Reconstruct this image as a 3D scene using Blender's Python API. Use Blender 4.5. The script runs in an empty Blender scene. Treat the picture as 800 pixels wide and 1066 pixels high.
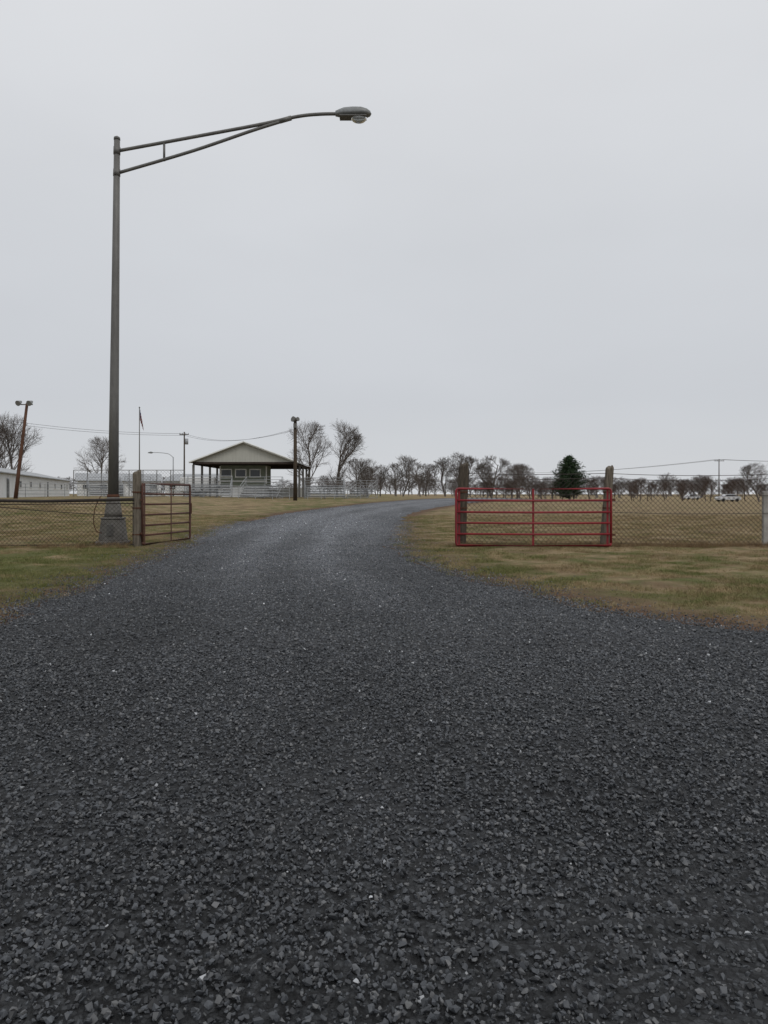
import bpy, bmesh, math, random
import numpy as np
from mathutils import Vector, Matrix, Euler
random.seed(7); rng=np.random.default_rng(11)
S=bpy.context.scene
COL=S.collection
# ------------------------------------------------------------------ terrain
def sst(a,b,v):
    t=np.clip((np.asarray(v,dtype=float)-a)/(b-a),0,1); return t*t*(3-2*t)
def gz(x,y):
    L=1-sst(-26,-10,x)
    M=1-sst(12,45,x)
    return 1.1*sst(24,62,y)*L+(1-L)*M*0.9*sst(45,100,y)
def G(x,y): return float(gz(x,y))
Ly=[-60,2,4,5.5,7,8.75,10.4,13.1,18,25.1,36.1,54,64.5,75.5,90,110,140]
Lx=[-70,-60,-14,-7.6,-5.5,-4.6,-4.6,-4.78,-5.16,-6.03,-7.2,-7.5,-5.2,-1.8,4,13,33]
Ry=[-60,3,5,6.5,7.3,7.9,8.6,9.7,11.8,14.3,17.5,21.4,28.2,37.3,54,66,75,90,110,140]
Rx=[70,60,22,9.5,6.0,4.5,3.5,2.6,1.8,1.1,.6,.33,.35,.63,1.9,4.6,8.0,15,25,46]
yy=np.arange(-60,140,0.1)
def smooth(a,k):
    w=np.hanning(k); w/=w.sum(); p=np.pad(a,(k//2,k//2),mode='edge'); return np.convolve(p,w,'valid')[:len(a)]
def es(Y,X):
    a=np.interp(yy,Y,X); b=smooth(a,11); c=smooth(a,121)
    m=sst(18,34,yy); return b*(1-m)+c*m
LE=es(Ly,Lx); RE=es(Ry,Rx)
er=np.random.default_rng(3); fy=np.arange(-60,141,.12)
def rn():
    return smooth(er.normal(0,1,len(fy)),5)*.10+smooth(er.normal(0,1,len(fy)),21)*.34
rnL,rnR=rn(),rn()
def Lf(y): return np.interp(y,yy,LE)+np.interp(y,fy,rnL)+.07*np.sin(np.asarray(y)*1.7+1)
def Rf(y): return np.interp(y,yy,RE)+np.interp(y,fy,rnR)+.07*np.sin(np.asarray(y)*1.5+4)
_g=np.random.default_rng(99).random((256,256))
def vnoise(x,y):
    x=np.asarray(x,float);y=np.asarray(y,float); xi=np.floor(x).astype(int);yi=np.floor(y).astype(int); fx=x-xi;fy_=y-yi
    fx=fx*fx*(3-2*fx);fy_=fy_*fy_*(3-2*fy_); a=_g[xi%256,yi%256];b=_g[(xi+1)%256,yi%256];c=_g[xi%256,(yi+1)%256];d=_g[(xi+1)%256,(yi+1)%256]
    return (a*(1-fx)+b*fx)*(1-fy_)+(c*(1-fx)+d*fx)*fy_
def fbm(x,y): return (vnoise(x,y)+.5*vnoise(x*2.1+7,y*2.1)+.25*vnoise(x*4.3,y*4.3+9))/1.75

# ------------------------------------------------------------------ node helpers
class NT:
    def __init__(s,name,rough=0.8,spec=0.3,metal=0.0):
        s.m=bpy.data.materials.new(name); s.m.use_nodes=True; s.t=s.m.node_tree
        s.p=s.t.nodes['Principled BSDF']; s.p.inputs['Roughness'].default_value=rough
        s.p.inputs['Specular IOR Level'].default_value=spec; s.p.inputs['Metallic'].default_value=metal
    def n(s,t,**k):
        q=s.t.nodes.new(t)
        for a,b in k.items(): setattr(q,a,b)
        return q
    def l(s,a,b): s.t.links.new(a,b)
    def pos(s):
        return s.n('ShaderNodeNewGeometry').outputs['Position']
    def noise(s,vec,scale,detail=4,rough=.6,lo=.35,hi=.65):
        q=s.n('ShaderNodeTexNoise'); q.inputs['Scale'].default_value=scale; q.inputs['Detail'].default_value=detail
        q.inputs['Roughness'].default_value=rough; s.l(vec,q.inputs['Vector'])
        return s.mr(q.outputs[0],lo,hi,0,1)
    def mr(s,v,a,b,c,d):
        q=s.n('ShaderNodeMapRange'); q.inputs[1].default_value=a;q.inputs[2].default_value=b
        q.inputs[3].default_value=c;q.inputs[4].default_value=d; s.l(v,q.inputs[0]); return q.outputs[0]
    def mix(s,f,a,b,mode='MIX'):
        q=s.n('ShaderNodeMix',data_type='RGBA',blend_type=mode)
        for i,v in ((0,f),(6,a),(7,b)):
            if isinstance(v,(int,float)): q.inputs[i].default_value=v
            elif isinstance(v,tuple): q.inputs[i].default_value=(*v,1)
            else: s.l(v,q.inputs[i])
        return q.outputs[2]
    def math(s,op,a,b=0.0):
        q=s.n('ShaderNodeMath',operation=op)
        for i,v in ((0,a),(1,b)):
            if isinstance(v,(int,float)): q.inputs[i].default_value=v
            else: s.l(v,q.inputs[i])
        return q.outputs[0]
    def bump(s,h,st=.4,dist=.01):
        q=s.n('ShaderNodeBump'); q.inputs['Strength'].default_value=st; q.inputs['Distance'].default_value=dist
        s.l(h,q.inputs['Height']); s.l(q.outputs[0],s.p.inputs['Normal'])
    def col(s,c):
        s.l(c,s.p.inputs['Base Color'])
def simple(name,c1,c2=None,scale=3,rough=.7,spec=.3,metal=0,bump=0,stretch=None):
    m=NT(name,rough,spec,metal)
    if c2 is None: c2=tuple(v*.7 for v in c1)
    tc=m.n('ShaderNodeTexCoord').outputs['Object']
    if stretch:
        mp=m.n('ShaderNodeMapping'); mp.inputs['Scale'].default_value=stretch; m.l(tc,mp.inputs[0]); tc=mp.outputs[0]
    f=m.noise(tc,scale,5,.65,.3,.7)
    f2=m.noise(tc,scale*7,3,.6,.3,.7)
    c=m.mix(f,c1,c2); c=m.mix(m.math('MULTIPLY',f2,.35),c,tuple(v*.6 for v in c2)); m.col(c)
    if bump: m.bump(f2,bump,.01)
    return m.m

def grass_color(m):
    P=m.pos(); sx=m.n('ShaderNodeSeparateXYZ'); m.l(P,sx.inputs[0])
    ax=m.math('ABSOLUTE',m.math('ADD',sx.outputs[0],1.8))
    near=m.mr(ax,3.2,10,.44,0.0)
    nearl=m.mr(sx.outputs[0],-4,-6,-.04,.22)
    far=m.mr(sx.outputs[1],17,24,.06,-.14)
    n1=m.noise(P,.2,3,.6,.36,.66); n2=m.noise(P,1.0,4,.7,.34,.66); n3=m.noise(P,8,3,.7,.3,.7)
    g=m.math('ADD',m.math('MULTIPLY',n1,.55),near); g=m.math('ADD',g,nearl); g=m.math('ADD',g,far)
    g=m.math('ADD',g,m.math('MULTIPLY',m.math('SUBTRACT',n2,.5),1.3))
    g=m.mr(g,.2,.95,0,1)
    tan=m.mix(n3,(.25,.18,.098),(.43,.335,.20))
    bs=m.noise(P,.6,4,.65,.46,.62)
    tanf=m.mix(m.math('MULTIPLY',bs,.68),tan,(.145,.09,.052))
    green=m.mix(n3,(.075,.092,.026),(.17,.175,.06))
    return m.mix(g,tanf,green),n3,P
m=NT('ground_grass_soil',.95,.15)
c,n3,P=grass_color(m)
e=m.n('ShaderNodeAttribute',attribute_name='edge').outputs['Fac']
fine=m.noise(P,40,2,.7,.3,.7)
c=m.mix(m.math('MULTIPLY',fine,.4),c,(.08,.06,.033))
en=m.math('MULTIPLY',m.mr(e,.06,.55,0,1),m.noise(P,1.8,4,.7,.15,.5))
c=m.mix(m.math('MINIMUM',en,.95),c,m.mix(fine,(.165,.095,.06),(.075,.05,.038)))
m.col(c); m.bump(m.math('ADD',fine,n3),.8,.03)
M_ground=m.m
m=NT('grass_blades',.85,.15)
c,n3,P=grass_color(m)
r=m.n('ShaderNodeObjectInfo').outputs['Random']
c=m.mix(m.mr(r,0,1,0,.45),c,m.mix(m.mr(r,.45,.75,0,1),(.43,.34,.205),(.11,.13,.04)))
m.col(c); M_blade=m.m
m=NT('dry_weeds',.9,.1); r=m.n('ShaderNodeObjectInfo').outputs['Random']
m.col(m.mix(r,(.13,.08,.045),(.30,.215,.12))); M_weed=m.m

m=NT('gravel_surface',.8,.3); P=m.pos()
f=m.n('ShaderNodeAttribute',attribute_name='tone').outputs['Fac']
v=m.n('ShaderNodeTexVoronoi'); v.inputs['Scale'].default_value=36; m.l(P,v.inputs['Vector'])
sp=m.n('ShaderNodeSeparateXYZ'); m.l(v.outputs['Color'],sp.inputs[0])
cl=m.noise(P,3.5,5,.8,.3,.7)
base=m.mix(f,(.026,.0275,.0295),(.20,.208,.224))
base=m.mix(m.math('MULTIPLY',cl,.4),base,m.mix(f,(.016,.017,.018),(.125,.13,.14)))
val=m.mr(sp.outputs[0],0,1,.3,2.0)
cc=m.n('ShaderNodeCombineXYZ'); [m.l(val,cc.inputs[i]) for i in range(3)]
c=m.mix(1.0,base,cc.outputs[0],'MULTIPLY')
c=m.mix(m.mr(v.outputs['Distance'],.35,.75,0,.7),c,(.012,.012,.013)); m.col(c)
m.bump(m.math('ADD',m.math('SUBTRACT',1.0,v.outputs['Distance']),m.math('MULTIPLY',cl,1.5)),1.0,.025); M_road=m.m
m=NT('crushed_stone',.52,.42)
f=m.n('ShaderNodeAttribute',attribute_name='tone',attribute_type='INSTANCER').outputs['Fac']
r=m.n('ShaderNodeObjectInfo').outputs['Random']
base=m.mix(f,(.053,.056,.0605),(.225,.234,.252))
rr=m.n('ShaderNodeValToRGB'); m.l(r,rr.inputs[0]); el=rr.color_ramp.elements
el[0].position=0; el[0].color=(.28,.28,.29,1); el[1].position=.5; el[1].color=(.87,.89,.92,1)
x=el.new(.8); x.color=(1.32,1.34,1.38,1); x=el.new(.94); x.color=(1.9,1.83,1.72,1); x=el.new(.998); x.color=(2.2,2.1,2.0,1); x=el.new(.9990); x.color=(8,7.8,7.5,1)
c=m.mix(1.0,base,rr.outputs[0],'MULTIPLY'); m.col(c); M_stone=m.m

M_galv=simple('weathered_galvanised',(.21,.205,.19),(.125,.12,.115),1.5,.6,.4,.3,stretch=(1,1,.25))
M_base=simple('weathered_base_metal',(.25,.24,.22),(.12,.11,.10),3,.8,.3,.1,.3)
M_head=simple('lamp_housing',(.28,.29,.29),(.19,.195,.19),2,.5,.4,.3)
M_rustband=simple('rust',(.13,.055,.03),(.07,.035,.025),6,.85,.2,0,.3)
M_red=simple('red_gate_paint',(.32,.022,.03),(.17,.018,.025),2,.5,.35,0)
M_rgate=simple('rusty_gate_paint',(.13,.055,.038),(.07,.036,.03),4,.75,.3,0,.2)
M_wood=simple('weathered_wood',(.14,.115,.088),(.045,.038,.03),5,.9,.15,0,.6,stretch=(5,5,.5))
M_woodL=simple('pale_weathered_wood',(.25,.215,.17),(.09,.077,.06),5,.9,.15,0,.6,stretch=(5,5,.5))
M_polew=simple('pole_wood',(.10,.075,.055),(.05,.04,.03),3,.9,.15,0,.3,stretch=(4,4,.4))
M_polered=simple('brown_pole_wood',(.15,.075,.048),(.08,.045,.033),3,.9,.15,0,.3,stretch=(4,4,.4))
M_wire=simple('fence_wire',(.10,.085,.075),(.06,.048,.042),4,.7,.3,.2)
M_rail=simple('dark_fence_rail',(.05,.044,.04),(.035,.028,.024),4,.8,.2,0)
M_white=simple('white_metal',(.80,.81,.81),(.66,.67,.67),1,.6,.3)
M_alu=simple('aluminium',(.42,.43,.44),(.28,.29,.30),2,.5,.4,.2)
M_conc=simple('concrete',(.42,.41,.38),(.26,.25,.23),4,.9,.2,0,.4)
M_roof=simple('grey_metal_roof',(.40,.41,.42),(.31,.32,.33),.6,.55,.4,.1)
M_gable=simple('gable_siding',(.50,.495,.44),(.41,.405,.36),.8,.7,.3,stretch=(6,1,.3))
M_trim=simple('pale_trim',(.72,.72,.69),(.58,.58,.55),1,.6,.3)
M_green=simple('green_grey_siding',(.20,.22,.17),(.14,.155,.12),2,.75,.3)
M_dark=simple('dark_timber',(.065,.048,.04),(.04,.03,.025),2,.85,.2)
M_glass=NT('window_glass',.1,.5).m; M_glass.node_tree.nodes['Principled BSDF'].inputs['Base Color'].default_value=(.03,.035,.04,1)
m=NT('lamp_refractor',.12,.6); m.p.inputs['Base Color'].default_value=(.55,.57,.56,1); m.p.inputs['Transmission Weight'].default_value=.6; M_lens=m.m
M_bark=simple('bare_bark',(.18,.155,.14),(.115,.10,.09),2,.9,.1)
M_bark2=simple('bare_bark_brown',(.15,.11,.09),(.09,.068,.058),2,.9,.1)
M_bark3=simple('bare_bark_hazy',(.22,.20,.195),(.16,.145,.14),.2,.9,.1)
m=NT('pine_needles',.8,.15); P=m.pos(); m.col(m.mix(m.noise(P,1.2,4,.6,.3,.7),(.018,.038,.020),(.048,.075,.034))); M_needle=m.m
M_black=simple('rubber',(.02,.02,.02),None,3,.8)
M_car=simple('car_paint',(.65,.66,.68),(.6,.61,.63),1,.3,.5)
M_fr=simple('flag_red',(.35,.05,.06),None,3,.9); M_fb=simple('flag_blue',(.04,.05,.16),None,3,.9); M_fw=simple('flag_white',(.6,.6,.6),None,3,.9)

# ------------------------------------------------------------------ mesh builder
class MB:
    def __init__(s): s.v=[]; s.f=[]
    def box(s,cx,cy,cz,sx,sy,sz,rot=0,taper=1.0,mat=None):
        b=len(s.v); c,sn=math.cos(rot),math.sin(rot)
        for dz in (-1,1):
            k=taper if dz>0 else 1
            for dx,dy in ((-1,-1),(1,-1),(1,1),(-1,1)):
                x,y=dx*sx/2*k,dy*sy/2*k
                s.v.append((cx+x*c-y*sn,cy+x*sn+y*c,cz+dz*sz/2))
        for q in ((0,3,2,1),(4,5,6,7),(0,1,5,4),(1,2,6,5),(2,3,7,6),(3,0,4,7)): s.f.append(tuple(b+i for i in q))
    def tube(s,pts,rad,n=8,cap=True):
        pts=[Vector(p) for p in pts]
        if not hasattr(rad,'__len__'): rad=[rad]*len(pts)
        b=len(s.v); N=len(pts)
        t0=(pts[1]-pts[0]).normalized(); up=Vector((0,0,1)) if abs(t0.z)<.9 else Vector((1,0,0))
        for i,p in enumerate(pts):
            t=(pts[min(i+1,N-1)]-pts[max(i-1,0)]).normalized()
            a=t.cross(up).normalized(); c=a.cross(t)
            for k in range(n):
                an=2*math.pi*k/n+.3
                q=p+(a*math.cos(an)+c*math.sin(an))*rad[i]; s.v.append((q.x,q.y,q.z))
        for i in range(N-1):
            for k in range(n):
                k2=(k+1)%n; s.f.append((b+i*n+k,b+i*n+k2,b+(i+1)*n+k2,b+(i+1)*n+k))
        if cap: s.f.append(tuple(b+k for k in range(n-1,-1,-1))); s.f.append(tuple(b+(N-1)*n+k for k in range(n)))
    def quad(s,*p):
        b=len(s.v); s.v+= [tuple(q) for q in p]; s.f.append(tuple(range(b,b+len(p))))
    def mesh(s,name,mat,smooth=False):
        me=bpy.data.meshes.new(name); me.from_pydata(s.v,[],s.f); me.materials.append(mat)
        if smooth: me.polygons.foreach_set('use_smooth',[True]*len(me.polygons))
        me.update(); return me
    def obj(s,name,mat,parent=None,smooth=False,bevel=0,loc=(0,0,0)):
        o=bpy.data.objects.new(name,s.mesh(name,mat,smooth)); COL.objects.link(o); o.location=loc
        if parent: o.parent=parent
        if bevel:
            b=o.modifiers.new('b','BEVEL'); b.width=bevel; b.segments=2; b.limit_method='ANGLE'
        return o
def emp(name,loc,rz=0):
    o=bpy.data.objects.new(name,None); COL.objects.link(o); o.location=loc; o.rotation_euler=(0,0,rz); o.empty_display_size=.3; return o

# ------------------------------------------------------------------ ground
def axis(fine0,fine1,st,far0,far1,g=1.06):
    a=list(np.arange(fine0,fine1+1e-6,st)); s=st; x=fine1
    while x<far1: s=min(s*g,60); x+=s; a.append(x)
    s=st; x=fine0; b=[]
    while x>far0: s=min(s*g,60); x-=s; b.append(x)
    return np.array(b[::-1]+a)
xs=axis(-16,16,.2,-1500,1500,1.05); ys=axis(4,34,.2,-80,2500,1.03)
X,Y=np.meshgrid(xs,ys); Z=gz(X,Y)
dist=np.maximum(Lf(Y)-X,X-Rf(Y))
def vn(x,y): return .5*np.sin(x*1.3+np.sin(y*.9)*1.7)+.5*np.sin(y*1.7+np.sin(x*1.1)*2)
bumpy=.018*vn(X*1.5,Y*1.5)+.012*vn(X*4+3,Y*4)
Z=Z+np.where(dist>0,bumpy*np.clip(dist/.8,0,1)*(Y<60)+.03*np.clip(dist/1.0,0,1)*(Y<60),0)-np.where(dist<-.3,.02,0)
W=len(xs); H=len(ys)
co=np.stack([X,Y,Z],-1).reshape(-1,3)
i=np.arange(H-1)[:,None]*W+np.arange(W-1)[None,:]
q=np.stack([i,i+1,i+W+1,i+W],-1).reshape(-1,4)
def npmesh(name,co,q,mat,smooth=True):
    me=bpy.data.meshes.new(name); me.vertices.add(len(co)); me.vertices.foreach_set('co',co.astype(np.float32).ravel())
    me.loops.add(q.size); me.loops.foreach_set('vertex_index',q.astype(np.int32).ravel())
    me.polygons.add(len(q)); me.polygons.foreach_set('loop_start',(np.arange(len(q))*q.shape[1]).astype(np.int32))
    me.update(calc_edges=True)
    if smooth: me.polygons.foreach_set('use_smooth',[True]*len(q))
    me.materials.append(mat); return me
me=npmesh('ground',co,q,M_ground)
a=me.attributes.new('edge','FLOAT','POINT'); a.data.foreach_set('value',np.where(dist>0,np.exp(-dist/.85),1).astype(np.float32).ravel())
o=bpy.data.objects.new('ground',me); COL.objects.link(o)
# road
ry=np.concatenate([np.arange(-50,0,1.5),np.arange(0,34,.12),np.arange(34,139,.5)]); nc=60
T=np.linspace(0,1,nc)[None,:]; RY=np.repeat(ry[:,None],nc,1)
RX=Lf(RY)*(1-T)+Rf(RY)*T
def rz_(x,y,t): return gz(x,y)+.014+.012*vn(x*1.2,y*.8)*np.sin(t*np.pi)*(y<34)+.02*np.sin(t*np.pi)
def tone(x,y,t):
    """0 = fresh dark stone at the entrance apron, 1 = compacted stone up the drive with grazing wet sheen painted into its colour; wheel tracks lighter"""
    d=np.clip((y-4.0)/29,0,1)  # lightening with distance: newer stone near, painted grazing sheen further off
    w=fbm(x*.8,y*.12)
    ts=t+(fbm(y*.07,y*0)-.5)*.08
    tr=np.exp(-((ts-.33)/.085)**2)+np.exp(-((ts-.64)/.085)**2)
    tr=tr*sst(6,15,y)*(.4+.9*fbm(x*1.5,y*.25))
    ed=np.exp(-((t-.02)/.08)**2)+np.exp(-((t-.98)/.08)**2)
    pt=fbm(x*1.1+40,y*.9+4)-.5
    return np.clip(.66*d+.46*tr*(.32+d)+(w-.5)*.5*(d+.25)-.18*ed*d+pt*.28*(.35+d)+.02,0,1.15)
TT=T*np.ones_like(RX); RZ=rz_(RX,RY,TT)
RZ[:,0]-=.03; RZ[:,-1]-=.03
i=np.arange(len(ry)-1)[:,None]*nc+np.arange(nc-1)[None,:]
q=np.stack([i,i+1,i+nc+1,i+nc],-1).reshape(-1,4)
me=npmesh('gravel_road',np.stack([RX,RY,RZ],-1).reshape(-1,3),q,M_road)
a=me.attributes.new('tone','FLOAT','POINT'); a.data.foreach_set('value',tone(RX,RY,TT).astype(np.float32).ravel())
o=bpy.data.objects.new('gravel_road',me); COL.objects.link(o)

# ------------------------------------------------------------------ instancing
def scatter(name,pts,rot,scl,idx,coll,extra=None):
    me=bpy.data.meshes.new(name); me.vertices.add(len(pts)); me.vertices.foreach_set('co',pts.astype(np.float32).ravel())
    a=me.attributes.new('rot','FLOAT_VECTOR','POINT'); a.data.foreach_set('vector',rot.astype(np.float32).ravel())
    a=me.attributes.new('scl','FLOAT_VECTOR','POINT'); a.data.foreach_set('vector',scl.astype(np.float32).ravel())
    a=me.attributes.new('idx','INT','POINT'); a.data.foreach_set('value',idx.astype(np.int32))
    if extra is not None: a=me.attributes.new('tone','FLOAT','POINT'); a.data.foreach_set('value',extra.astype(np.float32))
    o=bpy.data.objects.new(name,me); COL.objects.link(o)
    g=bpy.data.node_groups.new(name+'_gn','GeometryNodeTree')
    g.interface.new_socket('Geometry',in_out='INPUT',socket_type='NodeSocketGeometry')
    g.interface.new_socket('Geometry',in_out='OUTPUT',socket_type='NodeSocketGeometry')
    N=g.nodes; i=N.new('NodeGroupInput'); u=N.new('NodeGroupOutput'); ip=N.new('GeometryNodeInstanceOnPoints')
    ci=N.new('GeometryNodeCollectionInfo'); ci.inputs['Collection'].default_value=coll
    ci.inputs['Separate Children'].default_value=True; ci.inputs['Reset Children'].default_value=True
    def na(nm,t):
        q=N.new('GeometryNodeInputNamedAttribute'); q.data_type=t; q.inputs['Name'].default_value=nm
        return [s for s in q.outputs if s.enabled and s.name=='Attribute'][0]
    g.links.new(i.outputs[0],ip.inputs['Points']); g.links.new(ci.outputs[0],ip.inputs['Instance'])
    ip.inputs['Pick Instance'].default_value=True
    g.links.new(na('idx','INT'),ip.inputs['Instance Index']); g.links.new(na('rot','FLOAT_VECTOR'),ip.inputs['Rotation'])
    g.links.new(na('scl','FLOAT_VECTOR'),ip.inputs['Scale']); g.links.new(ip.outputs[0],u.inputs[0])
    md=o.modifiers.new('scatter','NODES'); md.node_group=g; return o
cs=bpy.data.collections.new('stone_shapes')
for k in range(10):
    bm=bmesh.new(); sx,sy,sz=1,random.uniform(.6,.95),random.uniform(.5,.85)
    for j in range(12):
        p=Vector((random.gauss(0,1),random.gauss(0,1),random.gauss(0,1))).normalized()*random.uniform(.8,1.1)
        bm.verts.new((p.x*sx,p.y*sy,p.z*sz))
    r=bmesh.ops.convex_hull(bm,input=bm.verts); 
    bmesh.ops.delete(bm,geom=[v for v in r['geom_interior'] if isinstance(v,bmesh.types.BMVert)],context='VERTS')
    me=bpy.data.meshes.new('stone'); bm.to_mesh(me); bm.free(); me.materials.append(M_stone)
    cs.objects.link(bpy.data.objects.new('stone_shape_%d'%k,me))
P_=[];R_=[]
def region(y0,y1,den,rmin,rmax,fade=False):
    n=int(den*(y1-y0)*2*(.55*y1+1.6)); y=rng.uniform(y0,y1,n); x=rng.uniform(-1,1,n)*(.55*y1+1.6)
    k=(np.abs(x)<.55*y+1.6)&(x>Lf(y)-.02)&(x<Rf(y)+.02)
    if fade: k&=rng.random(n)<(1-(y-y0)/(y1-y0))**1.3
    x=x[k];y=y[k]
    r=rmin+(rmax-rmin)*rng.random(len(x))**2.2
    P_.append(np.stack([x,y],-1)); R_.append(r)
region(.7,3.5,3000,.006,.0165); region(.7,7,180,.013,.022)
region(3.5,7,2100,.0068,.0175); region(7,12,1100,.008,.0195); region(12,20,460,.0098,.021); region(20,34,135,.012,.024)
region(34,75,90,.014,.028,True)
n=30000; y=rng.uniform(7,40,n); e=rng.exponential(.3,n)*(.35+1.1*vnoise(y*1.3,y*.7)); left=rng.random(n)<.5
x=np.where(left,Lf(y)-e,Rf(y)+e); P_.append(np.stack([x,y],-1)); R_.append(rng.uniform(.006,.018,n))
XY=np.concatenate(P_); R=np.concatenate(R_); n=len(R)
x,y=XY[:,0],XY[:,1]; Lw,Rw=Lf(y),Rf(y); t=np.clip((x-Lw)/(Rw-Lw),0,1)
outd=np.maximum(np.maximum(Lw-x,x-Rw),0)
z=rz_(x,y,t)+R*rng.uniform(-.1,.85,n)+np.minimum(outd,.8)*.025
rot=np.stack([rng.normal(0,.55,n),rng.normal(0,.55,n),rng.uniform(0,6.28,n)],-1)
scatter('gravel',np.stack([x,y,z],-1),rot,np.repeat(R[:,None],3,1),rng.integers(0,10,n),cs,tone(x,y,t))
print('stones',n)
def tuft(nb,rad,h0,h1,w,lean,mat,name,coll):
    b=MB()
    for k in range(nb):
        a=random.uniform(0,6.28); r=rad*math.sqrt(random.random()); x,y=r*math.cos(a),r*math.sin(a)
        h=random.uniform(h0,h1); la=random.uniform(0,6.28); l=random.uniform(.1,lean)*h
        ww=w*random.uniform(.6,1.2); wa=random.uniform(0,3.14); wx,wy=math.cos(wa)*ww/2,math.sin(wa)*ww/2
        mx,my=x+math.cos(la)*l*.4,y+math.sin(la)*l*.4; tx,ty=x+math.cos(la)*l,y+math.sin(la)*l
        i=len(b.v); b.v+=[(x-wx,y-wy,-.01),(x+wx,y+wy,-.01),(mx+wx*.8,my+wy*.8,h*.55),(mx-wx*.8,my-wy*.8,h*.55),(tx,ty,h*random.uniform(.75,1))]
        b.f+=[(i,i+1,i+2,i+3),(i+3,i+2,i+4)]
    coll.objects.link(bpy.data.objects.new(name,b.mesh(name,mat)))
cg=bpy.data.collections.new('grass_shapes')
for k in range(6): tuft(26,.10,.018,.06,.006,1.3,M_blade,'tuft_%d'%k,cg)
cw=bpy.data.collections.new('weed_shapes')
for k in range(5): tuft(22,.09,.10,.34,.006,.9,M_weed,'weed_%d'%k,cw)
gp=[];gs=[]
def greg(y0,y1,den,sc):
    hw=.56*y1+2.5; n=int(den*(y1-y0)*2*hw); y=rng.uniform(y0,y1,n); x=rng.uniform(-1,1,n)*hw
    d=np.maximum(Lf(y)-x,x-Rf(y)); cl=(fbm(x*1.4,y*1.4)-.5)*3
    k=(np.abs(x)<.56*y+2.5)&(d>-.05+.12*rng.normal(size=n))&(rng.random(n)<np.clip(.07+d*.65,0,1))&(rng.random(n)<.72+.5*cl)
    gp.append(np.stack([x[k],y[k]],-1)); gs.append(sc*rng.uniform(.6,1.4,k.sum())*(1+.3*cl[k]).clip(.5,1.8))
greg(6,16,170,1); greg(16,28,80,1.15); greg(28,50,28,1.4)
XY=np.concatenate(gp); s=np.concatenate(gs); n=len(s); x,y=XY.T
rot=np.stack([np.zeros(n),np.zeros(n),rng.uniform(0,6.28,n)],-1)
scatter('grass',np.stack([x,y,gz(x,y)+.012],-1),rot,np.repeat(s[:,None],3,1),rng.integers(0,6,n),cg)
print('tufts',n)
wx=[];wy=[];ws=[]
n=2600; wx.append(rng.uniform(1.9,24,n)); wy.append(20.8+rng.normal(0,.22,n)); ws.append(rng.uniform(.3,.85,n))
n=1000; wx.append(rng.uniform(-24,-6.9,n)); wy.append(20.3+rng.normal(0,.15,n)); ws.append(rng.uniform(.3,.8,n))
n=120; a=rng.uniform(0,6.28,n); wx.append(-7.98+np.cos(a)*rng.uniform(.35,.6,n)); wy.append(21.8+np.sin(a)*rng.uniform(.35,.6,n)); ws.append(rng.uniform(.3,.8,n))
n=3000; xx=rng.uniform(-20,20,n); y_=rng.uniform(9,42,n); d=np.maximum(Lf(y_)-xx,xx-Rf(y_)); k=(d>.3)&(fbm(xx*.5,y_*.5)>.48); wx.append(xx[k]); wy.append(y_[k]); ws.append(rng.uniform(.12,.36,k.sum()))
x=np.concatenate(wx);y=np.concatenate(wy);s=np.concatenate(ws);n=len(s)
rot=np.stack([np.zeros(n),np.zeros(n),rng.uniform(0,6.28,n)],-1)
scatter('dry_weeds',np.stack([x,y,gz(x,y)+.01],-1),rot,np.repeat(s[:,None],3,1),rng.integers(0,5,n),cw)

# ------------------------------------------------------------------ street lamp
e=emp('street_lamp',(-7.98,21.8,0))
b=MB(); b.box(0,0,.06,.78,.78,.16); b.box(0,0,.45,.66,.66,.64,0,.82); b.box(0,0,.80,.58,.58,.06,0,1)
b.obj('base',M_base,e,bevel=.03)
b=MB(); b.box(.02,-.327,.46,.2,.02,.34); b.obj('access_door',M_galv,e,bevel=.01)
b=MB(); b.tube([(0,0,.82),(0,0,1.0),(0,0,1.4),(0,0,1.45)],[.26,.235,.18,.165],20); b.obj('base_sleeve',M_base,e,True)
b=MB(); b.tube([(0,0,1.4),(0,0,1.5)],[.175,.172],20); b.obj('band',M_rustband,e,True)
b=MB(); b.tube([(0,0,1.45),(.03,0,4.5),(.07,0,8),(.11,0,11.95)],[.152,.13,.108,.085],20)
b.tube([(.11,0,11.95),(.11,0,12.02),(.11,0,12.06)],[.095,.09,.03],16)
b.tube([(.105,0,11.52),(.11,0,11.74)],.1,16); b.tube([(.10,0,10.88),(.105,0,11.08)],.103,16); b.obj('pole',M_galv,e,True)
def spline(p,n=6):
    p=[Vector(q) for q in p]; out=[]
    for i in range(len(p)-1):
        a=p[max(i-1,0)];b_=p[i];c=p[i+1];d=p[min(i+2,len(p)-1)]
        for k in range(n):
            t=k/n; out.append(.5*((2*b_)+(c-a)*t+(2*a-5*b_+4*c-d)*t*t+(3*b_-a-3*c+d)*t**3))
    return out+[p[-1]]
b=MB()
b.tube(spline([(.15,0,11.63),(2.32,0,12.03),(4.3,0,12.40),(5.43,0,12.64),(6.1,0,12.71),(6.72,0,12.72)]),[.05]*31,12)
b.tube(spline([(.15,0,10.98),(2.32,0,11.62),(4.08,0,12.22),(5.0,0,12.51)]),[.048]*19,12)
b.tube([(1.5,0,11.33),(1.5,0,11.9)],.035,10)
b.tube([(4.9,0,12.5),(5.25,0,12.6)],.07,10); b.obj('arm',M_galv,e,True)
sec=[(0,.075,.08,-.07),(.10,.12,.12,-.08),(.25,.17,.17,-.09),(.5,.19,.19,-.10),(.75,.2,.18,-.10),(.92,.17,.13,-.09),(1.02,.10,.07,-.06),(1.06,.01,.0,-.01)]
b=MB(); n=20
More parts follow.
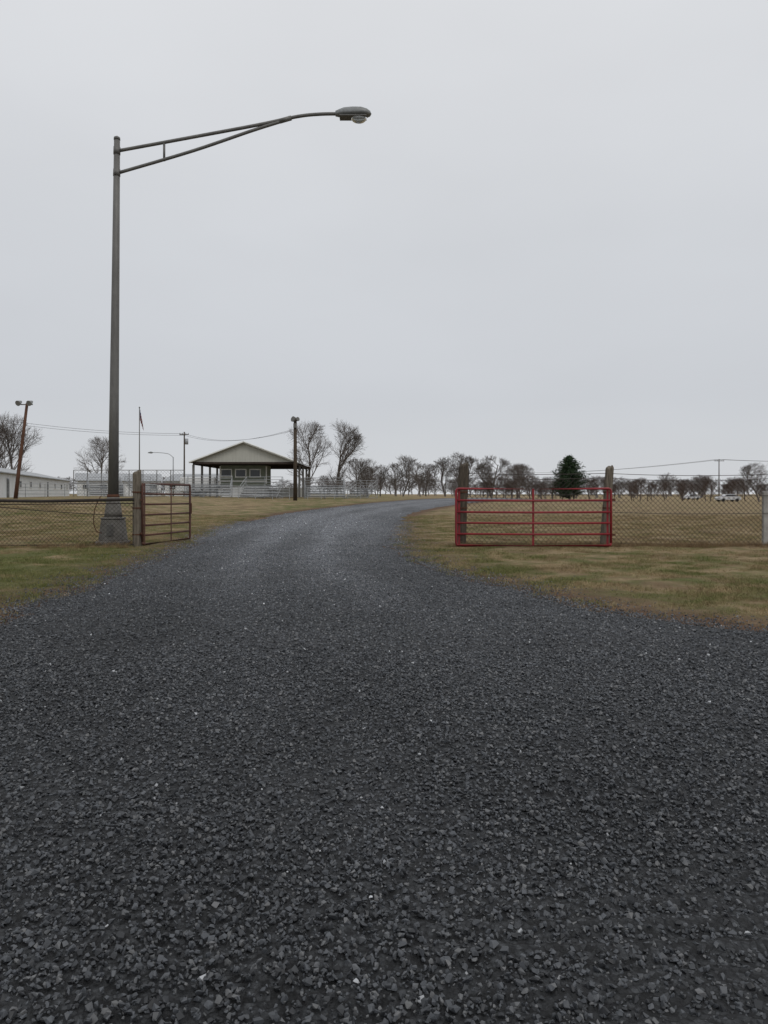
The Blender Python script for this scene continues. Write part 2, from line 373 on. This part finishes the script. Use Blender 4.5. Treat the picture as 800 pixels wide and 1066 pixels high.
for (x,w,t,bo) in sec:
    for k in range(n):
        a=2*math.pi*k/n; cy,sy=math.cos(a),math.sin(a)
        b.v.append((6.55+x,w*np.sign(cy)*abs(cy)**.8,12.72+(t*sy if sy>0 else -bo*sy*1.0)))
for i in range(len(sec)-1):
    for k in range(n): b.f.append((i*n+k,i*n+(k+1)%n,(i+1)*n+(k+1)%n,(i+1)*n+k))
b.f.append(tuple(range(n))[::-1]); b.obj('lamp_head',M_head,e,True)
b=MB(); b.box(7.07,.0,12.61,.8,.33,.03); b.obj('lens_rim',M_galv,e,bevel=.01)
b=MB(); rings=7
for i in range(rings):
    a=math.pi/2*i/(rings-1)*.97
    for k in range(20):
        t=2*math.pi*k/20; b.v.append((7.24+.24*math.cos(a)*math.cos(t),.155*math.cos(a)*math.sin(t),12.60-.16*math.sin(a)))
for i in range(rings-1):
    for k in range(20): b.f.append((i*20+k,i*20+(k+1)%20,(i+1)*20+(k+1)%20,(i+1)*20+k))
b.f.append(tuple((rings-1)*20+k for k in range(20))); b.obj('lens',M_lens,e,True)

# ------------------------------------------------------------------ fences
def chainlink(b,x0,y0,x1,y1,h,cell=.11,r=.003,z0=.03,sag=0.0):
    L=math.hypot(x1-x0,y1-y0); ux,uy=(x1-x0)/L,(y1-y0)/L
    def mp(s,z,off): 
        x=x0+ux*s; y=y0+uy*s
        zz=z-(sag*math.sin(math.pi*((s%3.0)/3.0))*z/h)
        return (x-uy*off,y+ux*off,G(x,y)+z0+zz)
    H=h-z0; s=-H
    while s<L:
        a=max(s,0); c=min(s+H,L)
        if c-a>.01:
            k=3
            b.tube([mp(a+(c-a)*t/k,(a+(c-a)*t/k)-s,.003) for t in range(k+1)],r,3,False)
            b.tube([mp(a+(c-a)*t/k,H-((a+(c-a)*t/k)-s),-.003) for t in range(k+1)],r,3,False)
        s+=cell
def wirecurve(b,p,q,sag,r,n=14,sides=4):
    p=Vector(p);q=Vector(q)
    b.tube([p.lerp(q,t/n)-Vector((0,0,sag*4*(t/n)*(1-t/n))) for t in range(n+1)],r,sides,False)
e=emp('wire_fence',(0,0,0))
b=MB(); chainlink(b,2.2,21.0,6.3,21.0,1.95,.14,.0058,sag=.03); chainlink(b,6.3,21.0,26,21.3,1.95,.14,.0062,sag=.03)
b.obj('mesh',M_wire,e)
b=MB()
for z,s in ((1.98,.05),(2.1,.03),(1.5,.02),(1.0,.02),(.12,.01)):
    wirecurve(b,(2.2,20.97,z),(6.3,20.97,z),s,.008); wirecurve(b,(6.3,20.97,z),(10.85,21.0,z-.03),s*1.6,.008); wirecurve(b,(10.85,21.0,z-.03),(16,21.1,z),s*1.5,.008); wirecurve(b,(16,21.1,z),(26,21.3,z),s*2,.008)
b.obj('wires',M_wire,e)
b=MB(); b.box(10.86,21.08,.78,.14,.12,1.62,0,.92); b.box(16,21.2,.85,.14,.12,1.75,0,.92); b.box(21,21.3,.85,.14,.12,1.75,0,.92); b.obj('line_posts',M_conc,e,bevel=.015)
def woodpost(name,x,y,h,r,lean,mat):
    b=MB(); n=14; zs=[-.1,.3,.8,1.3,1.8,h-.03,h]
    for i,z in enumerate(zs):
        for k in range(n):
            a=2*math.pi*k/n; rr=r*(1-.12*z/h)*(1+.06*math.sin(3*a+i*.4+x)+.05*math.sin(7*a+i))*(.85 if i==6 else 1)
            b.v.append((lean[0]*z+rr*math.cos(a),lean[1]*z+rr*math.sin(a),z+(.05*math.sin(a+1)+.02*math.sin(5*a) if i>=5 else 0)))
    for i in range(len(zs)-1):
        for k in range(n): b.f.append((i*n+k,i*n+(k+1)%n,(i+1)*n+(k+1)%n,(i+1)*n+k))
    b.f.append(tuple((len(zs)-1)*n+k for k in range(n)))
    e=emp(name,(x,y,G(x,y))); b.obj('post',mat,e,False)
    b=MB()
    for z in (.35,1.1,1.55): b.tube([(lean[0]*z,0,z),(lean[0]*z,0,z+.035)],r*1.06,12)
    b.obj('strap',M_rustband,e)
woodpost('wooden_fence_post',2.17,21.05,2.36,.15,(.045,0),M_wood)
woodpost('wooden_fence_post',6.28,21.05,2.28,.13,(.06,0),M_woodL)
woodpost('wooden_fence_post',-7.0,21.0,2.15,.135,(-.01,0),M_woodL)
e=emp('chain_link_fence',(0,0,0))
b=MB(); chainlink(b,-26,19.7,-7.05,20.9,1.34,.12,.0045,sag=.02); b.obj('mesh',M_rail,e)
b=MB(); b.tube([(-26,19.7,1.40),(-18,20.2,1.38),(-12,20.55,1.35),(-9.6,20.72,1.31),(-7.05,20.9,1.36)],.045,8)
wirecurve(b,(-26,19.68,1.28),(-7.05,20.88,1.25),.05,.014); wirecurve(b,(-12,20.5,1.3),(-7.05,20.88,.9),.06,.01); wirecurve(b,(-26,19.7,.08),(-7.05,20.88,.08),0,.012)
b.obj('rail',M_rail,e,True)
b=MB()
for x,y in ((-22,20.0),(-18,20.2),(-14,20.45)): b.tube([(x,y,-.05),(x,y,1.42)],.035,8)
b.obj('posts',M_galv,e,True)
b=MB(); b.tube(spline([(-8.2,21.4,1.45),(-8.34,21.35,1.1),(-8.38,21.35,.7),(-8.3,21.35,.45),(-8.15,21.35,.38)]),.014,6)
b.obj('loose_chain',M_rustband,e)

# gates
def gate(name,x0,y0,x1,y1,zs,mat,verts,r,twist=0):
    L=math.hypot(x1-x0,y1-y0); e=emp(name,(x0,y0,0),math.atan2(y1-y0,x1-x0))
    b=MB(); zt,zb=zs[0],zs[-1]; c=.07
    fr=[(0,0,zb+c),(0,0,zt-c),(.02,0,zt-.02),(c,0,zt),(L*.5,0,zt-.01+twist*.5),(L-c,0,zt+twist),(L-.02,0,zt-.02+twist),(L,0,zt-c+twist),(L,0,zb+c),(L-.02,0,zb+.02),(L-c,0,zb),(c,0,zb),(.02,0,zb+.02),(0,0,zb+c)]
    b.tube(fr,r,10)
    b.obj('frame',mat,e,True)
    b=MB()
    for z in zs[1:-1]: b.tube([(0,0,z),(L*.5,0,z-.012),(L,0,z+twist*.7)],r*.85,8)
    b.obj('bars',mat,e,True)
    b=MB()
    for f in verts: b.box(L*f,-r*.95,(zt+zb)/2,.055,.012,zt-zb)
    b.obj('uprights',mat,e)
    b=MB()
    for z in (.4,1.35): b.box(-.06,0,z,.12,.03,.05)
    b.box(L-.02,-.06,1.05,.03,.02,.35)
    b.obj('hinges',M_rustband,e)
gate('red_tube_gate',6.20,20.2,1.98,20.3,[1.66,1.34,1.02,.72,.42,.10],M_red,(.02,.5,.98),.034)
gate('rusty_tube_gate',-6.84,20.95,-6.27,23.9,[1.82,1.52,1.22,.92,.62,.34,.08],M_rgate,(.02,.55,.98),.034,-.02)

# ------------------------------------------------------------------ pavilion
px,py=-18.9,100.0; e=emp('open_pavilion',(px,py,G(px,py)))
hw,ev,rd,dep=6.9,4.85,7.45,19
b=MB()
for s in (-1,1):
    x1=s*(hw+.45); z1=ev-.17; y0=-.5; y1=dep+.5
    b.v+= [(0,y0,rd),(x1,y0,z1),(x1,y1,z1),(0,y1,rd),(0,y0,rd+.16),(x1,y0,z1+.16),(x1,y1,z1+.16),(0,y1,rd+.16)]
    k=len(b.v)-8
    for q in ((0,1,2,3),(7,6,5,4),(0,4,5,1),(1,5,6,2),(2,6,7,3)): b.f.append(tuple(k+i for i in q))
b.obj('roof',M_roof,e)
b=MB(); b.quad((-hw,0,ev-.05),(hw,0,ev-.05),(0,0,rd-.06)); b.quad((hw,dep,ev-.05),(-hw,dep,ev-.05),(0,dep,rd-.06)); b.obj('gable_panels',M_gable,e)
b=MB()
for s in (-1,1): b.tube([(0,-.56,rd+.04),(s*(hw+.45),-.56,ev-.13)],.13,4)
b.obj('rake_trim',M_trim,e)
b=MB(); b.box(0,-.03,ev-.2,2*hw,.2,.28); b.box(0,dep,ev-.22,2*hw,.2,.34)
for s in (-1,1): b.box(s*hw,dep/2,ev-.25,.2,dep-.3,.34)
for y in (3.8,7.6,11.4,15.2): b.box(0,y,ev-.2,2*hw-.25,.12,.3)
b.obj('beams',M_dark,e)
b=MB()
for y in (0,4.75,9.5,14.25,19):
    for s in (-1,1): b.box(s*hw,y+.13,(ev-.42)/2,.28,.24,ev-.42)
b.obj('posts',M_galv,e)
b=MB(); b.box(0,17,.7,12.6,.15,1.4); b.obj('rear_wall',M_trim,e)
b=MB(); b.box(-.6,4.5,3.0,6.4,4,2.9); b.obj('booth',M_green,e)
b=MB()
for x in (-3.0,-1.0,1.0): b.box(x+.05,2.46,3.35,1.6,.06,1.2)
b.box(-.6,2.44,2.25,6.4,.05,.18)
for x in (-3.8,2.6): b.box(x,2.44,3.1,.16,.06,2.4)
b.obj('window_frames',M_trim,e)
b=MB()
for x in (-3.0,-1.0,1.0): b.box(x+.05,2.42,3.35,1.3,.04,.9)
b.obj('window_glass',M_glass,e)
b=MB(); b.box(-.6,4.5,.78,6,3.6,1.5); b.obj('booth_base',M_white,e)

def bleacher(x,y,w,rows,rz=0,name='bleachers'):
    e=emp(name,(x,y,G(x,y)),rz); b=MB()
    for i in range(rows):
        b.box(0,i*.62,.45+i*.32,w,.27,.05); b.box(0,i*.62-.33,.18+i*.32,w,.3,.04); b.box(0,i*.62+.16,.3+i*.32,w,.03,.12)
    b.obj('planks',M_alu,e)
    b=MB(); n=max(2,int(w/1.8)); D=rows*.62; Ht=.45+(rows-1)*.32
    for k in range(n+1):
        xx=-w/2+w*k/n
        b.tube([(xx,-.4,.05),(xx,D,.05)],.03,4); b.tube([(xx,-.35,.12),(xx,D-.3,Ht-.08)],.03,4)
        b.tube([(xx,D,.0),(xx,D,Ht+1.05)],.035,4); b.tube([(xx,D*.5,0),(xx,D*.5,Ht*.5)],.03,4)
        if k<n: b.tube([(xx,D+.04,.1),(xx+w/n,D+.04,Ht)],.025,4); b.tube([(xx+w/n,D+.05,.1),(xx,D+.05,Ht)],.025,4)
    for z in (Ht+1.05,Ht+.7,Ht+.35): b.tube([(-w/2,D,z),(w/2,D,z)],.03,4)
    for s in (-1,1):
        for h in (.55,1.05): b.tube([(s*w/2,-.1,.45+h),(s*w/2,D,Ht+h)],.03,4)
        for i in range(rows): b.tube([(s*w/2,i*.62,.4+i*.32),(s*w/2,i*.62,1.5+i*.32)],.025,4)
    b.obj('frame',M_alu,e)
bleacher(-22.2,93,5.6,5,.12); bleacher(-15.8,93,4.8,5,-.1)
bleacher(-7.6,96,5.2,5,.15); bleacher(-3.6,101,3.4,4,-.5)
bleacher(-39,104,4.5,5,.5); bleacher(-31.5,100,4.0,5,.9)
def piperail(name,p0,p1,h,n,rails,mat,r=.035):
    e=emp(name,(0,0,0)); b=MB()
    P=[(p0[0]+(p1[0]-p0[0])*k/n,p0[1]+(p1[1]-p0[1])*k/n) for k in range(n+1)]
    for x,y in P: b.tube([(x,y,G(x,y)-.1),(x,y,G(x,y)+h)],r*1.1,6)
    b.obj('posts',mat,e); b=MB()
    for z in rails: b.tube([(x,y-.05,G(x,y)+z) for x,y in P],r,5)
    b.obj('rails',mat,e)
piperail('arena_rail_fence',(-30,89),(-11.5,90),1.5,9,(.4,.8,1.15,1.5),M_alu)
piperail('arena_rail_fence',(-9.5,92),(-3,95),1.4,4,(.4,.75,1.1,1.4),M_alu)
piperail('arena_rail_fence',(-52,88),(-31,88),1.6,9,(.4,.8,1.2,1.6),M_alu)
e=emp('arena_mesh_fence',(0,0,0)); b=MB()
for k in range(9):
    x=-47+k*2.1; b.tube([(x,112,G(x,112)),(x,112,G(x,112)+4.0)],.06,6)
for z in (2.0,4.0): b.tube([(-47,112,G(-40,112)+z),(-30.2,112,G(-30,112)+z)],.05,5)
b.obj('posts',M_galv,e); b=MB(); chainlink(b,-47,112,-30.2,112,4,.5,.012); b.obj('mesh',M_wire,e)

# ------------------------------------------------------------------ long building on the left
def longbuilding(name,p0,p1,w,wall,ridge,M_w,M_r,nwin):
    L=math.hypot(p1[0]-p0[0],p1[1]-p0[1]); e=emp(name,(p0[0],p0[1],G(*p0)-.05),math.atan2(p1[1]-p0[1],p1[0]-p0[0]))
    b=MB(); b.box(L/2,w/2,wall/2,L,w,wall)
    b.quad((0,0,wall),(0,w,wall),(0,w/2,ridge)); b.quad((L,w,wall),(L,0,wall),(L,w/2,ridge)); b.obj('walls',M_w,e)
    b=MB(); o_=.4
    sl=(ridge-wall)/(w/2)
    for s in (0,1):
        y1=-o_ if s==0 else w+o_; z1=wall-o_*sl+.05
        k=len(b.v); b.v+=[(-.4,w/2,ridge+.05),(L+.4,w/2,ridge+.05),(L+.4,y1,z1),(-.4,y1,z1),(-.4,w/2,ridge+.17),(L+.4,w/2,ridge+.17),(L+.4,y1,z1+.12),(-.4,y1,z1+.12)]
        for q in ((0,1,2,3),(7,6,5,4),(2,6,7,3),(0,3,7,4),(1,5,6,2)): b.f.append(tuple(k+i for i in q))
    b.obj('roof',M_r,e)
    b=MB(); b2=MB()
    for k in range(nwin):
        x=L*(k+.5)/nwin
        if k%4==2: b.box(x,-.03,1.1,1.2,.06,2.2)
        else: b.box(x,-.05,wall*.60,1.2,.06,.7)
        if k%4!=2: b2.box(x,-.03,wall*.60,1.5,.06,1.0)
    b.obj('openings',M_glass,e); b2.obj('window_frames',M_trim,e)
    b=MB()
    for k in range(int(L/.9)): b.box(.45+k*.9,-.012,wall/2,.04,.02,wall-.02)
    b.obj('siding_ribs',M_w,e)
longbuilding('long_white_barn',(-37.3,66),(-57,134),11,2.75,4.0,M_white,M_roof,10)
longbuilding('low_grey_shed',(-58,140),(-44,146),7,3.0,4.3,M_white,M_roof,5)
longbuilding('white_equipment_shed',(-40,135),(-28,132),7,2.8,4.0,M_white,M_roof,4)
e=emp('box_trailer',(-29.5,118,G(-29.5,118))); b=MB(); b.box(0,0,1.9,5.5,2.3,2.3); b.obj('box',M_white,e,bevel=.08)
b=MB(); b.tube([(-.6,-1.2,.4),(-.6,1.2,.4)],.4,16); b.tube([(.5,-1.2,.4),(.5,1.2,.4)],.4,16); b.obj('wheels',M_black,e); b=MB(); b.box(-3.5,0,.7,1.6,.12,.1); b.box(0,0,.7,5.4,2.2,.1); b.obj('hitch',M_dark,e)

# ------------------------------------------------------------------ poles
def cross(b,w,z): b.box(0,-.15,z,w,.12,.14); [b.tube([(x,-.15,z+.07),(x,-.15,z+.3)],.05,6) for x in (-w*.45,-w*.2,w*.2,w*.45)]
x,y=-30.9,62; e=emp('flood_light_pole',(x,y,G(x,y)-.1)); b=MB(); b.tube([(0,0,0),(.25,0,2.2),(.62,0,5.2),(.98,0,8.1)],[.17,.15,.13,.11],10); b.obj('pole',M_polered,e,True)
b=MB(); b.box(.95,0,8.0,1.0,.08,.08); b.obj('bracket',M_galv,e)
b=MB()
for dx in (-.5,.42): b.tube([(1.0+dx,-.02,8.25),(1.0+dx-.05,-.2,8.15),(1.0+dx-.1,-.42,8.05)],[.08,.17,.24],12)
b.obj('floodlights',M_head,e)
x,y=-24.8,75; e=emp('flagpole',(x,y,G(x,y))); H=10.2-G(x,y); b=MB(); b.tube([(0,0,-.1),(0,0,H)],[.07,.04],8); b.tube([(0,0,H),(0,0,H+.08),(0,0,H+.15)],[.06,.08,.02],8); b.obj('pole',M_galv,e,True)
def flagpart(u0,u1,v0,v1,mat,nm):
    b=MB(); n=8
    for i in range(n+1):
        u=u0+(u1-u0)*i/n
        for v in (v0,v1):
            b.v.append((.05+u*.34*(.55+.45*v),.09*math.sin(u*19),H-.1-1.1*v-u*1.0))
    for i in range(n): b.f.append((2*i,2*i+1,2*i+3,2*i+2))
    b.obj(nm,mat,e)
for k in range(7):
    flagpart(.42 if k<4 else 0,1.2,k/7,(k+1)/7,M_fr if k%2==0 else M_fw,'stripe')
flagpart(0,.42,0,4/7,M_fb,'canton')
def utility(x,y,top,cw,name='utility_pole',r=.16,mat=M_polew,trans=False):
    g=G(x,y); e=emp(name,(x,y,g-.2)); H=top-g+.2; b=MB(); b.tube([(0,0,0),(0,0,H)],[r,r*.7],9); b.obj('pole',mat,e,True)
    b=MB(); cross(b,cw,H-.5); b.obj('crossarm',M_polew,e)
    if trans: b=MB(); b.tube([(.4,0,H-2.2),(.4,0,H-1.2)],.3,10); b.obj('transformer',M_alu,e,True)
utility(-35.1,130,12.4,1.6,trans=True); utility(90.6,200,10.9,2.6); utility(150,205,11.5,2.6); utility(66,330,11,2.4); utility(30,360,11,2.4)
x,y=-10.2,85; e=emp('wooden_light_pole',(x,y,G(x,y)-.1)); b=MB(); b.tube([(0,0,0),(0,0,9.3)],[.24,.18],10); b.obj('pole',M_polew,e,True)
b=MB(); b.box(0,-.2,8.7,.36,.3,.5); b.tube([(0,-.1,9.25),(-.1,-.2,9.4),(-.25,-.36,9.45)],[.16,.3,.33],12); b.tube([(.1,-.1,9.3),(.25,-.2,9.42),(.35,-.3,9.45)],[.12,.22,.25],12); b.obj('floodlights',M_galv,e)
x,y=-34.2,120; e=emp('street_lamp',(x,y,G(x,y))); b=MB(); b.tube([(0,0,0),(0,0,6.4)],[.12,.08],8); b.tube(spline([(0,0,6.3),(-.8,0,6.9),(-2.4,0,7.1),(-3.4,0,7.1)]),.05,6); b.obj('pole',M_alu,e,True); b=MB(); b.tube([(-3.3,0,7.1),(-3.6,0,7.12),(-4.1,0,7.08)],[.08,.18,.06],8); b.obj('lamp_head',M_head,e,True)
e=emp('power_lines',(0,0,0)); b=MB()
for dz in (0,.5):
    wirecurve(b,(-80,112,16.5+dz),(-35.1,130,11.8+dz*.6),1.6,.024); wirecurve(b,(-35.1,130,11.8+dz*.6),(-10.2,85,9.0-dz*.3),1.2,.018)
for dx in (-1,0,1):
    wirecurve(b,(90.6+dx,200,10.8),(150+dx,205,11.4),.8,.024); wirecurve(b,(90.6+dx,200,10.8),(66+dx,330,11),1,.024)
    wirecurve(b,(66+dx,330,11),(30+dx,360,11),1,.025)
b.obj('wires',M_rail,e)

# ------------------------------------------------------------------ trees
def baretree(seed,h,levels,kids,minr=.012,trunkfrac=.2,wid=.42,r0=None):
    R=random.Random(seed); b=MB(); r0=r0 or h*.02
    C=Vector((0,0,h*.60)); RX_,RZ_=h*wid,h*.42
    def inside(q): return ((q.x**2+q.y**2)/RX_**2+((q.z-C.z)/RZ_)**2)
    def br(p,d,L,r,lev):
        n=6 if lev==0 else (4 if lev==1 else (3 if lev==2 else 2))
        pts=[p]; rs=[r]; q=p.copy(); dd=d.copy(); r1=max(r*.4,minr*.6)
        for i in range(n):
            dd=(dd+Vector((R.gauss(0,.10),R.gauss(0,.10),R.gauss(0,.06)+(.05 if lev>0 else .0)))).normalized()
            nq=q+dd*(L/n)
            if lev>0 and inside(nq)>1.15+R.uniform(-.3,.3): 
                if len(pts)<2: nq=q+dd*(L/n)*.5; pts.append(nq); rs.append(r1)
                break
            q=nq; pts.append(q.copy()); rs.append(r+(r1-r)*(i+1)/n)
        b.tube(pts,rs,6 if lev==0 else (4 if lev==1 else 3),False)
        m_=len(pts)-1
        if lev>=levels: return
        k=kids[lev]
        for j in range(k):
            lo=trunkfrac if lev==0 else .18
            t=lo+(1-lo)*(j+R.random())/k
            f=t*m_; i=min(int(f),m_-1); pp=pts[i].lerp(pts[i+1],f-i); ax=(pts[i+1]-pts[i]).normalized()
            o=Vector((R.gauss(0,1),R.gauss(0,1),R.gauss(0,.6))); o=(o-ax*o.dot(ax)).normalized()
            sp_=R.uniform(.5,.95) if lev==0 else R.uniform(.45,1.0)
            nd=(ax*.75+o*sp_+Vector((0,0,.15))).normalized()
            LL=h*(.50,.26,.16,.10,.07)[lev]*R.uniform(.7,1.2)*((1.1-.45*t) if lev==0 else (1.1-.3*t))
            br(pp,nd,LL,max(rs[i]*.6 if lev else rs[i]*.55,minr),lev+1)
    br(Vector((0,0,-.1)),Vector((R.gauss(0,.04),R.gauss(0,.04),1)).normalized(),h*.85,r0,0)
    return b
mb=[baretree(s,10,4,(12,7,5,4),.0115,.16) for s in (1,2,3)]
tm=[x.mesh('bare_tree',M_bark) for x in mb]
def tree(k,x,y,h,rz,sx=1.0,name='bare_tree'):
    o=bpy.data.objects.new(name,tm[k]); COL.objects.link(o); o.location=(x,y,G(x,y)); s=h/10*1.02; o.scale=(s*sx,s*sx,s); o.rotation_euler=(0,0,rz)
tree(0,-13.0,125,12.0,.3,.85); tree(1,-7.9,124,12.1,1.5,.9); tree(2,-2.8,130,6.4,2,1.0); tree(1,-64.5,128,13.5,.5,.9); tree(2,-70,135,12.5,.5,1.0)
tree(0,-61,160,12,3,1)
tree(2,71,140,7.0,.5,1.2); tree(0,27.5,150,6.6,2.2,1.3)
small=[baretree(s,6,3,(11,6,5),.02,.10,.5) for s in (11,12,13,14)]
small2=[baretree(s,6,4,(10,6,4,3),.014,.14,.48) for s in (21,22,23)]
def row(name,lst,items,mat):
    vs=[];fs=[];off=0
    for (k,x,y,h,sx) in items:
        src=lst[k%len(lst)]; v=np.array(src.v); a=random.uniform(0,6.28); s=h/6
        xx=(v[:,0]*math.cos(a)-v[:,1]*math.sin(a))*s*sx+x; yy_=(v[:,0]*math.sin(a)+v[:,1]*math.cos(a))*s*sx+y
        vs.append(np.stack([xx,yy_,v[:,2]*s+G(x,y)],-1)); f=np.array([q for q in src.f if len(q)==4])+off; fs.append(f); off+=len(v)
    me=npmesh(name,np.concatenate(vs),np.concatenate(fs),mat,False); o=bpy.data.objects.new(name,me); COL.objects.link(o)
it=[(i,x+random.uniform(-1,1),172+random.uniform(-8,12),random.uniform(7,9.8),1.15) for i,x in enumerate(np.arange(-7,33,3.0))]
row('distant_tree_row',small2,it,M_bark)
it=[(i,x+random.uniform(-2,2),255+random.uniform(-15,25),random.uniform(4.5,8),1.5) for i,x in enumerate(np.arange(-20,200,2.8))]
row('distant_woods',small,it,M_bark3)
it=[(i,x+random.uniform(-.8,.8),150+random.uniform(-6,6),random.uniform(3.0,5.2),1.05) for i,x in enumerate(np.arange(46,82,1.7))]
row('orchard_trees',small,it,M_bark2)
it=[(i,x+random.uniform(-3,3),600+random.uniform(-30,60),random.uniform(8,14),2.0) for i,x in enumerate(np.arange(-420,480,6))]
row('horizon_woods',small,it,M_bark3)
it=[(i,x,160+random.uniform(-4,4),random.uniform(2.5,5.5),1.4) for i,x in enumerate(np.arange(20,44,1.8))]
row('hedge_scrub',small,it,M_bark2)
# pine
x,y=37.6,150; e=emp('pine_tree',(x,y,G(x,y))); H=9.2-G(x,y)
b=MB(); b.tube([(0,0,-.1),(.05,0,H*.5),(0,0,H*.97)],[.2,.13,.03],8); nb=MB(); R=random.Random(5)
z=.5
while z<H*.98:
    t=z/H; rad=3.4*math.sin(math.pi*min(1,(.28+.72*t)))**.8*(1 if t<.8 else .92)
    for k in range(9):
        a=R.uniform(0,6.28); L=rad*R.uniform(.55,1.12)+.2; tip=Vector((math.cos(a)*L,math.sin(a)*L,z+L*.3)); base_=Vector((0,0,z))
        b.tube([base_,tip],[.035,.012],4,False)
        m_=int(10+L*16)
        for j in range(m_):
            s=R.uniform(.25,1.03); c=base_.lerp(tip,s)+Vector((R.gauss(0,.17),R.gauss(0,.17),R.gauss(0,.13)))
            d1=Vector((R.gauss(0,1),R.gauss(0,1),R.gauss(0,.6))).normalized()*R.uniform(.1,.26); d2=Vector((R.gauss(0,1),R.gauss(0,1),R.gauss(0,1))).normalized()*R.uniform(.04,.1)
            nb.quad(c-d1,c+d2,c+d1,c-d2)
    z+=.2
b.obj('trunk',M_bark2,e); nb.obj('needles',M_needle,e)

# ------------------------------------------------------------------ cars
def car(x,y,rz):
    e=emp('parked_car',(x,y,G(x,y)),rz); b=MB()
    prof=[(-2.2,.35),(-2.25,.75),(-1.9,.95),(-1.3,1.0),(-.7,1.42),(.9,1.45),(1.6,1.05),(2.15,.95),(2.25,.6),(2.2,.35)]
    n=len(prof)
    for s in (-.85,.85):
        for (u,z) in prof: b.v.append((u,s*(.85 if z>1.2 else 1),z))
    b.f.append(tuple(range(n-1,-1,-1))); b.f.append(tuple(range(n,2*n)))
    for i in range(n): j=(i+1)%n; b.f.append((i,j,n+j,n+i))
    b.obj('body',M_car,e,bevel=.05)
    b=MB(); b.quad((-1.15,-.86,1.02),(1.35,-.86,1.05),(.85,-.75,1.38),(-.65,-.75,1.36)); b.obj('windows',M_glass,e)
    b=MB()
    for u in (-1.4,1.4):
        for s in (-.8,.8): b.tube([(u,s-.1,.33),(u,s+.1,.33)],.33,16)
    b.obj('wheels',M_black,e)
car(66,142,.1); car(78,188,.3)

# ------------------------------------------------------------------ world, sun, camera
w=bpy.data.worlds.new('World'); S.world=w; w.use_nodes=True; t=w.node_tree; t.nodes.clear()
N=t.nodes.new; Lk=t.links.new
out=N('ShaderNodeOutputWorld'); bg=N('ShaderNodeBackground'); bg.inputs[1].default_value=.1; Lk(bg.outputs[0],out.inputs[0])
sk=N('ShaderNodeTexSky'); sk.sky_type='NISHITA'; sk.sun_disc=False; sk.sun_elevation=math.radians(48); sk.sun_rotation=math.radians(150)
tc=N('ShaderNodeTexCoord'); sp=N('ShaderNodeSeparateXYZ'); Lk(tc.outputs['Generated'],sp.inputs[0])
rp=N('ShaderNodeValToRGB'); Lk(sp.outputs[2],rp.inputs[0]); el=rp.color_ramp.elements
K=1.07/.1
def cset(e_,c): e_.color=(c[0],c[1],c[2],1)
el[0].position=0; cset(el[0],(.585,.60,.625)); el[1].position=1; cset(el[1],(.90,.92,.94))
a_=el.new(.12); cset(a_,(.55,.567,.598)); a_=el.new(.32); cset(a_,(.595,.612,.64)); a_=el.new(.55); cset(a_,(.68,.692,.715))
nz=N('ShaderNodeTexNoise'); nz.inputs['Scale'].default_value=1.6; nz.inputs['Detail'].default_value=4
mp=N('ShaderNodeMapping'); mp.inputs['Scale'].default_value=(1,1,2.5); Lk(tc.outputs['Generated'],mp.inputs[0]); Lk(mp.outputs[0],nz.inputs['Vector'])
mr=N('ShaderNodeMapRange'); Lk(nz.outputs[0],mr.inputs[0]); mr.inputs[1].default_value=.3; mr.inputs[2].default_value=.7; mr.inputs[3].default_value=.96*K; mr.inputs[4].default_value=1.04*K
vm=N('ShaderNodeVectorMath'); vm.operation='SCALE'; Lk(rp.outputs[0],vm.inputs[0]); Lk(mr.outputs[0],vm.inputs['Scale'])
mx=N('ShaderNodeMix'); mx.data_type='RGBA'; mx.inputs[0].default_value=.96; Lk(sk.outputs[0],mx.inputs[6]); Lk(vm.outputs[0],mx.inputs[7]); Lk(mx.outputs[2],bg.inputs[0])
sd=bpy.data.lights.new('sun','SUN'); sd.energy=.8; sd.angle=math.radians(25); sd.color=(1,.97,.93)
so=bpy.data.objects.new('sun',sd); COL.objects.link(so); so.location=(0,0,50)
az=math.radians(150); el_=math.radians(48)
d=Vector((math.sin(az)*math.cos(el_),math.cos(az)*math.cos(el_),math.sin(el_)))
so.rotation_euler=d.to_track_quat('Z','Y').to_euler()
cd=bpy.data.cameras.new('camera'); co_=bpy.data.objects.new('camera',cd); COL.objects.link(co_); S.camera=co_
co_.location=(0,0,1.5+G(0,0)+.02); co_.rotation_euler=(math.radians(90),0,0)
cd.sensor_fit='VERTICAL'; cd.sensor_height=36; cd.lens=26; cd.shift_y=-.0178; cd.clip_end=6000; cd.clip_start=.05
S.view_settings.view_transform='Standard'; S.view_settings.look='None'; S.view_settings.exposure=0
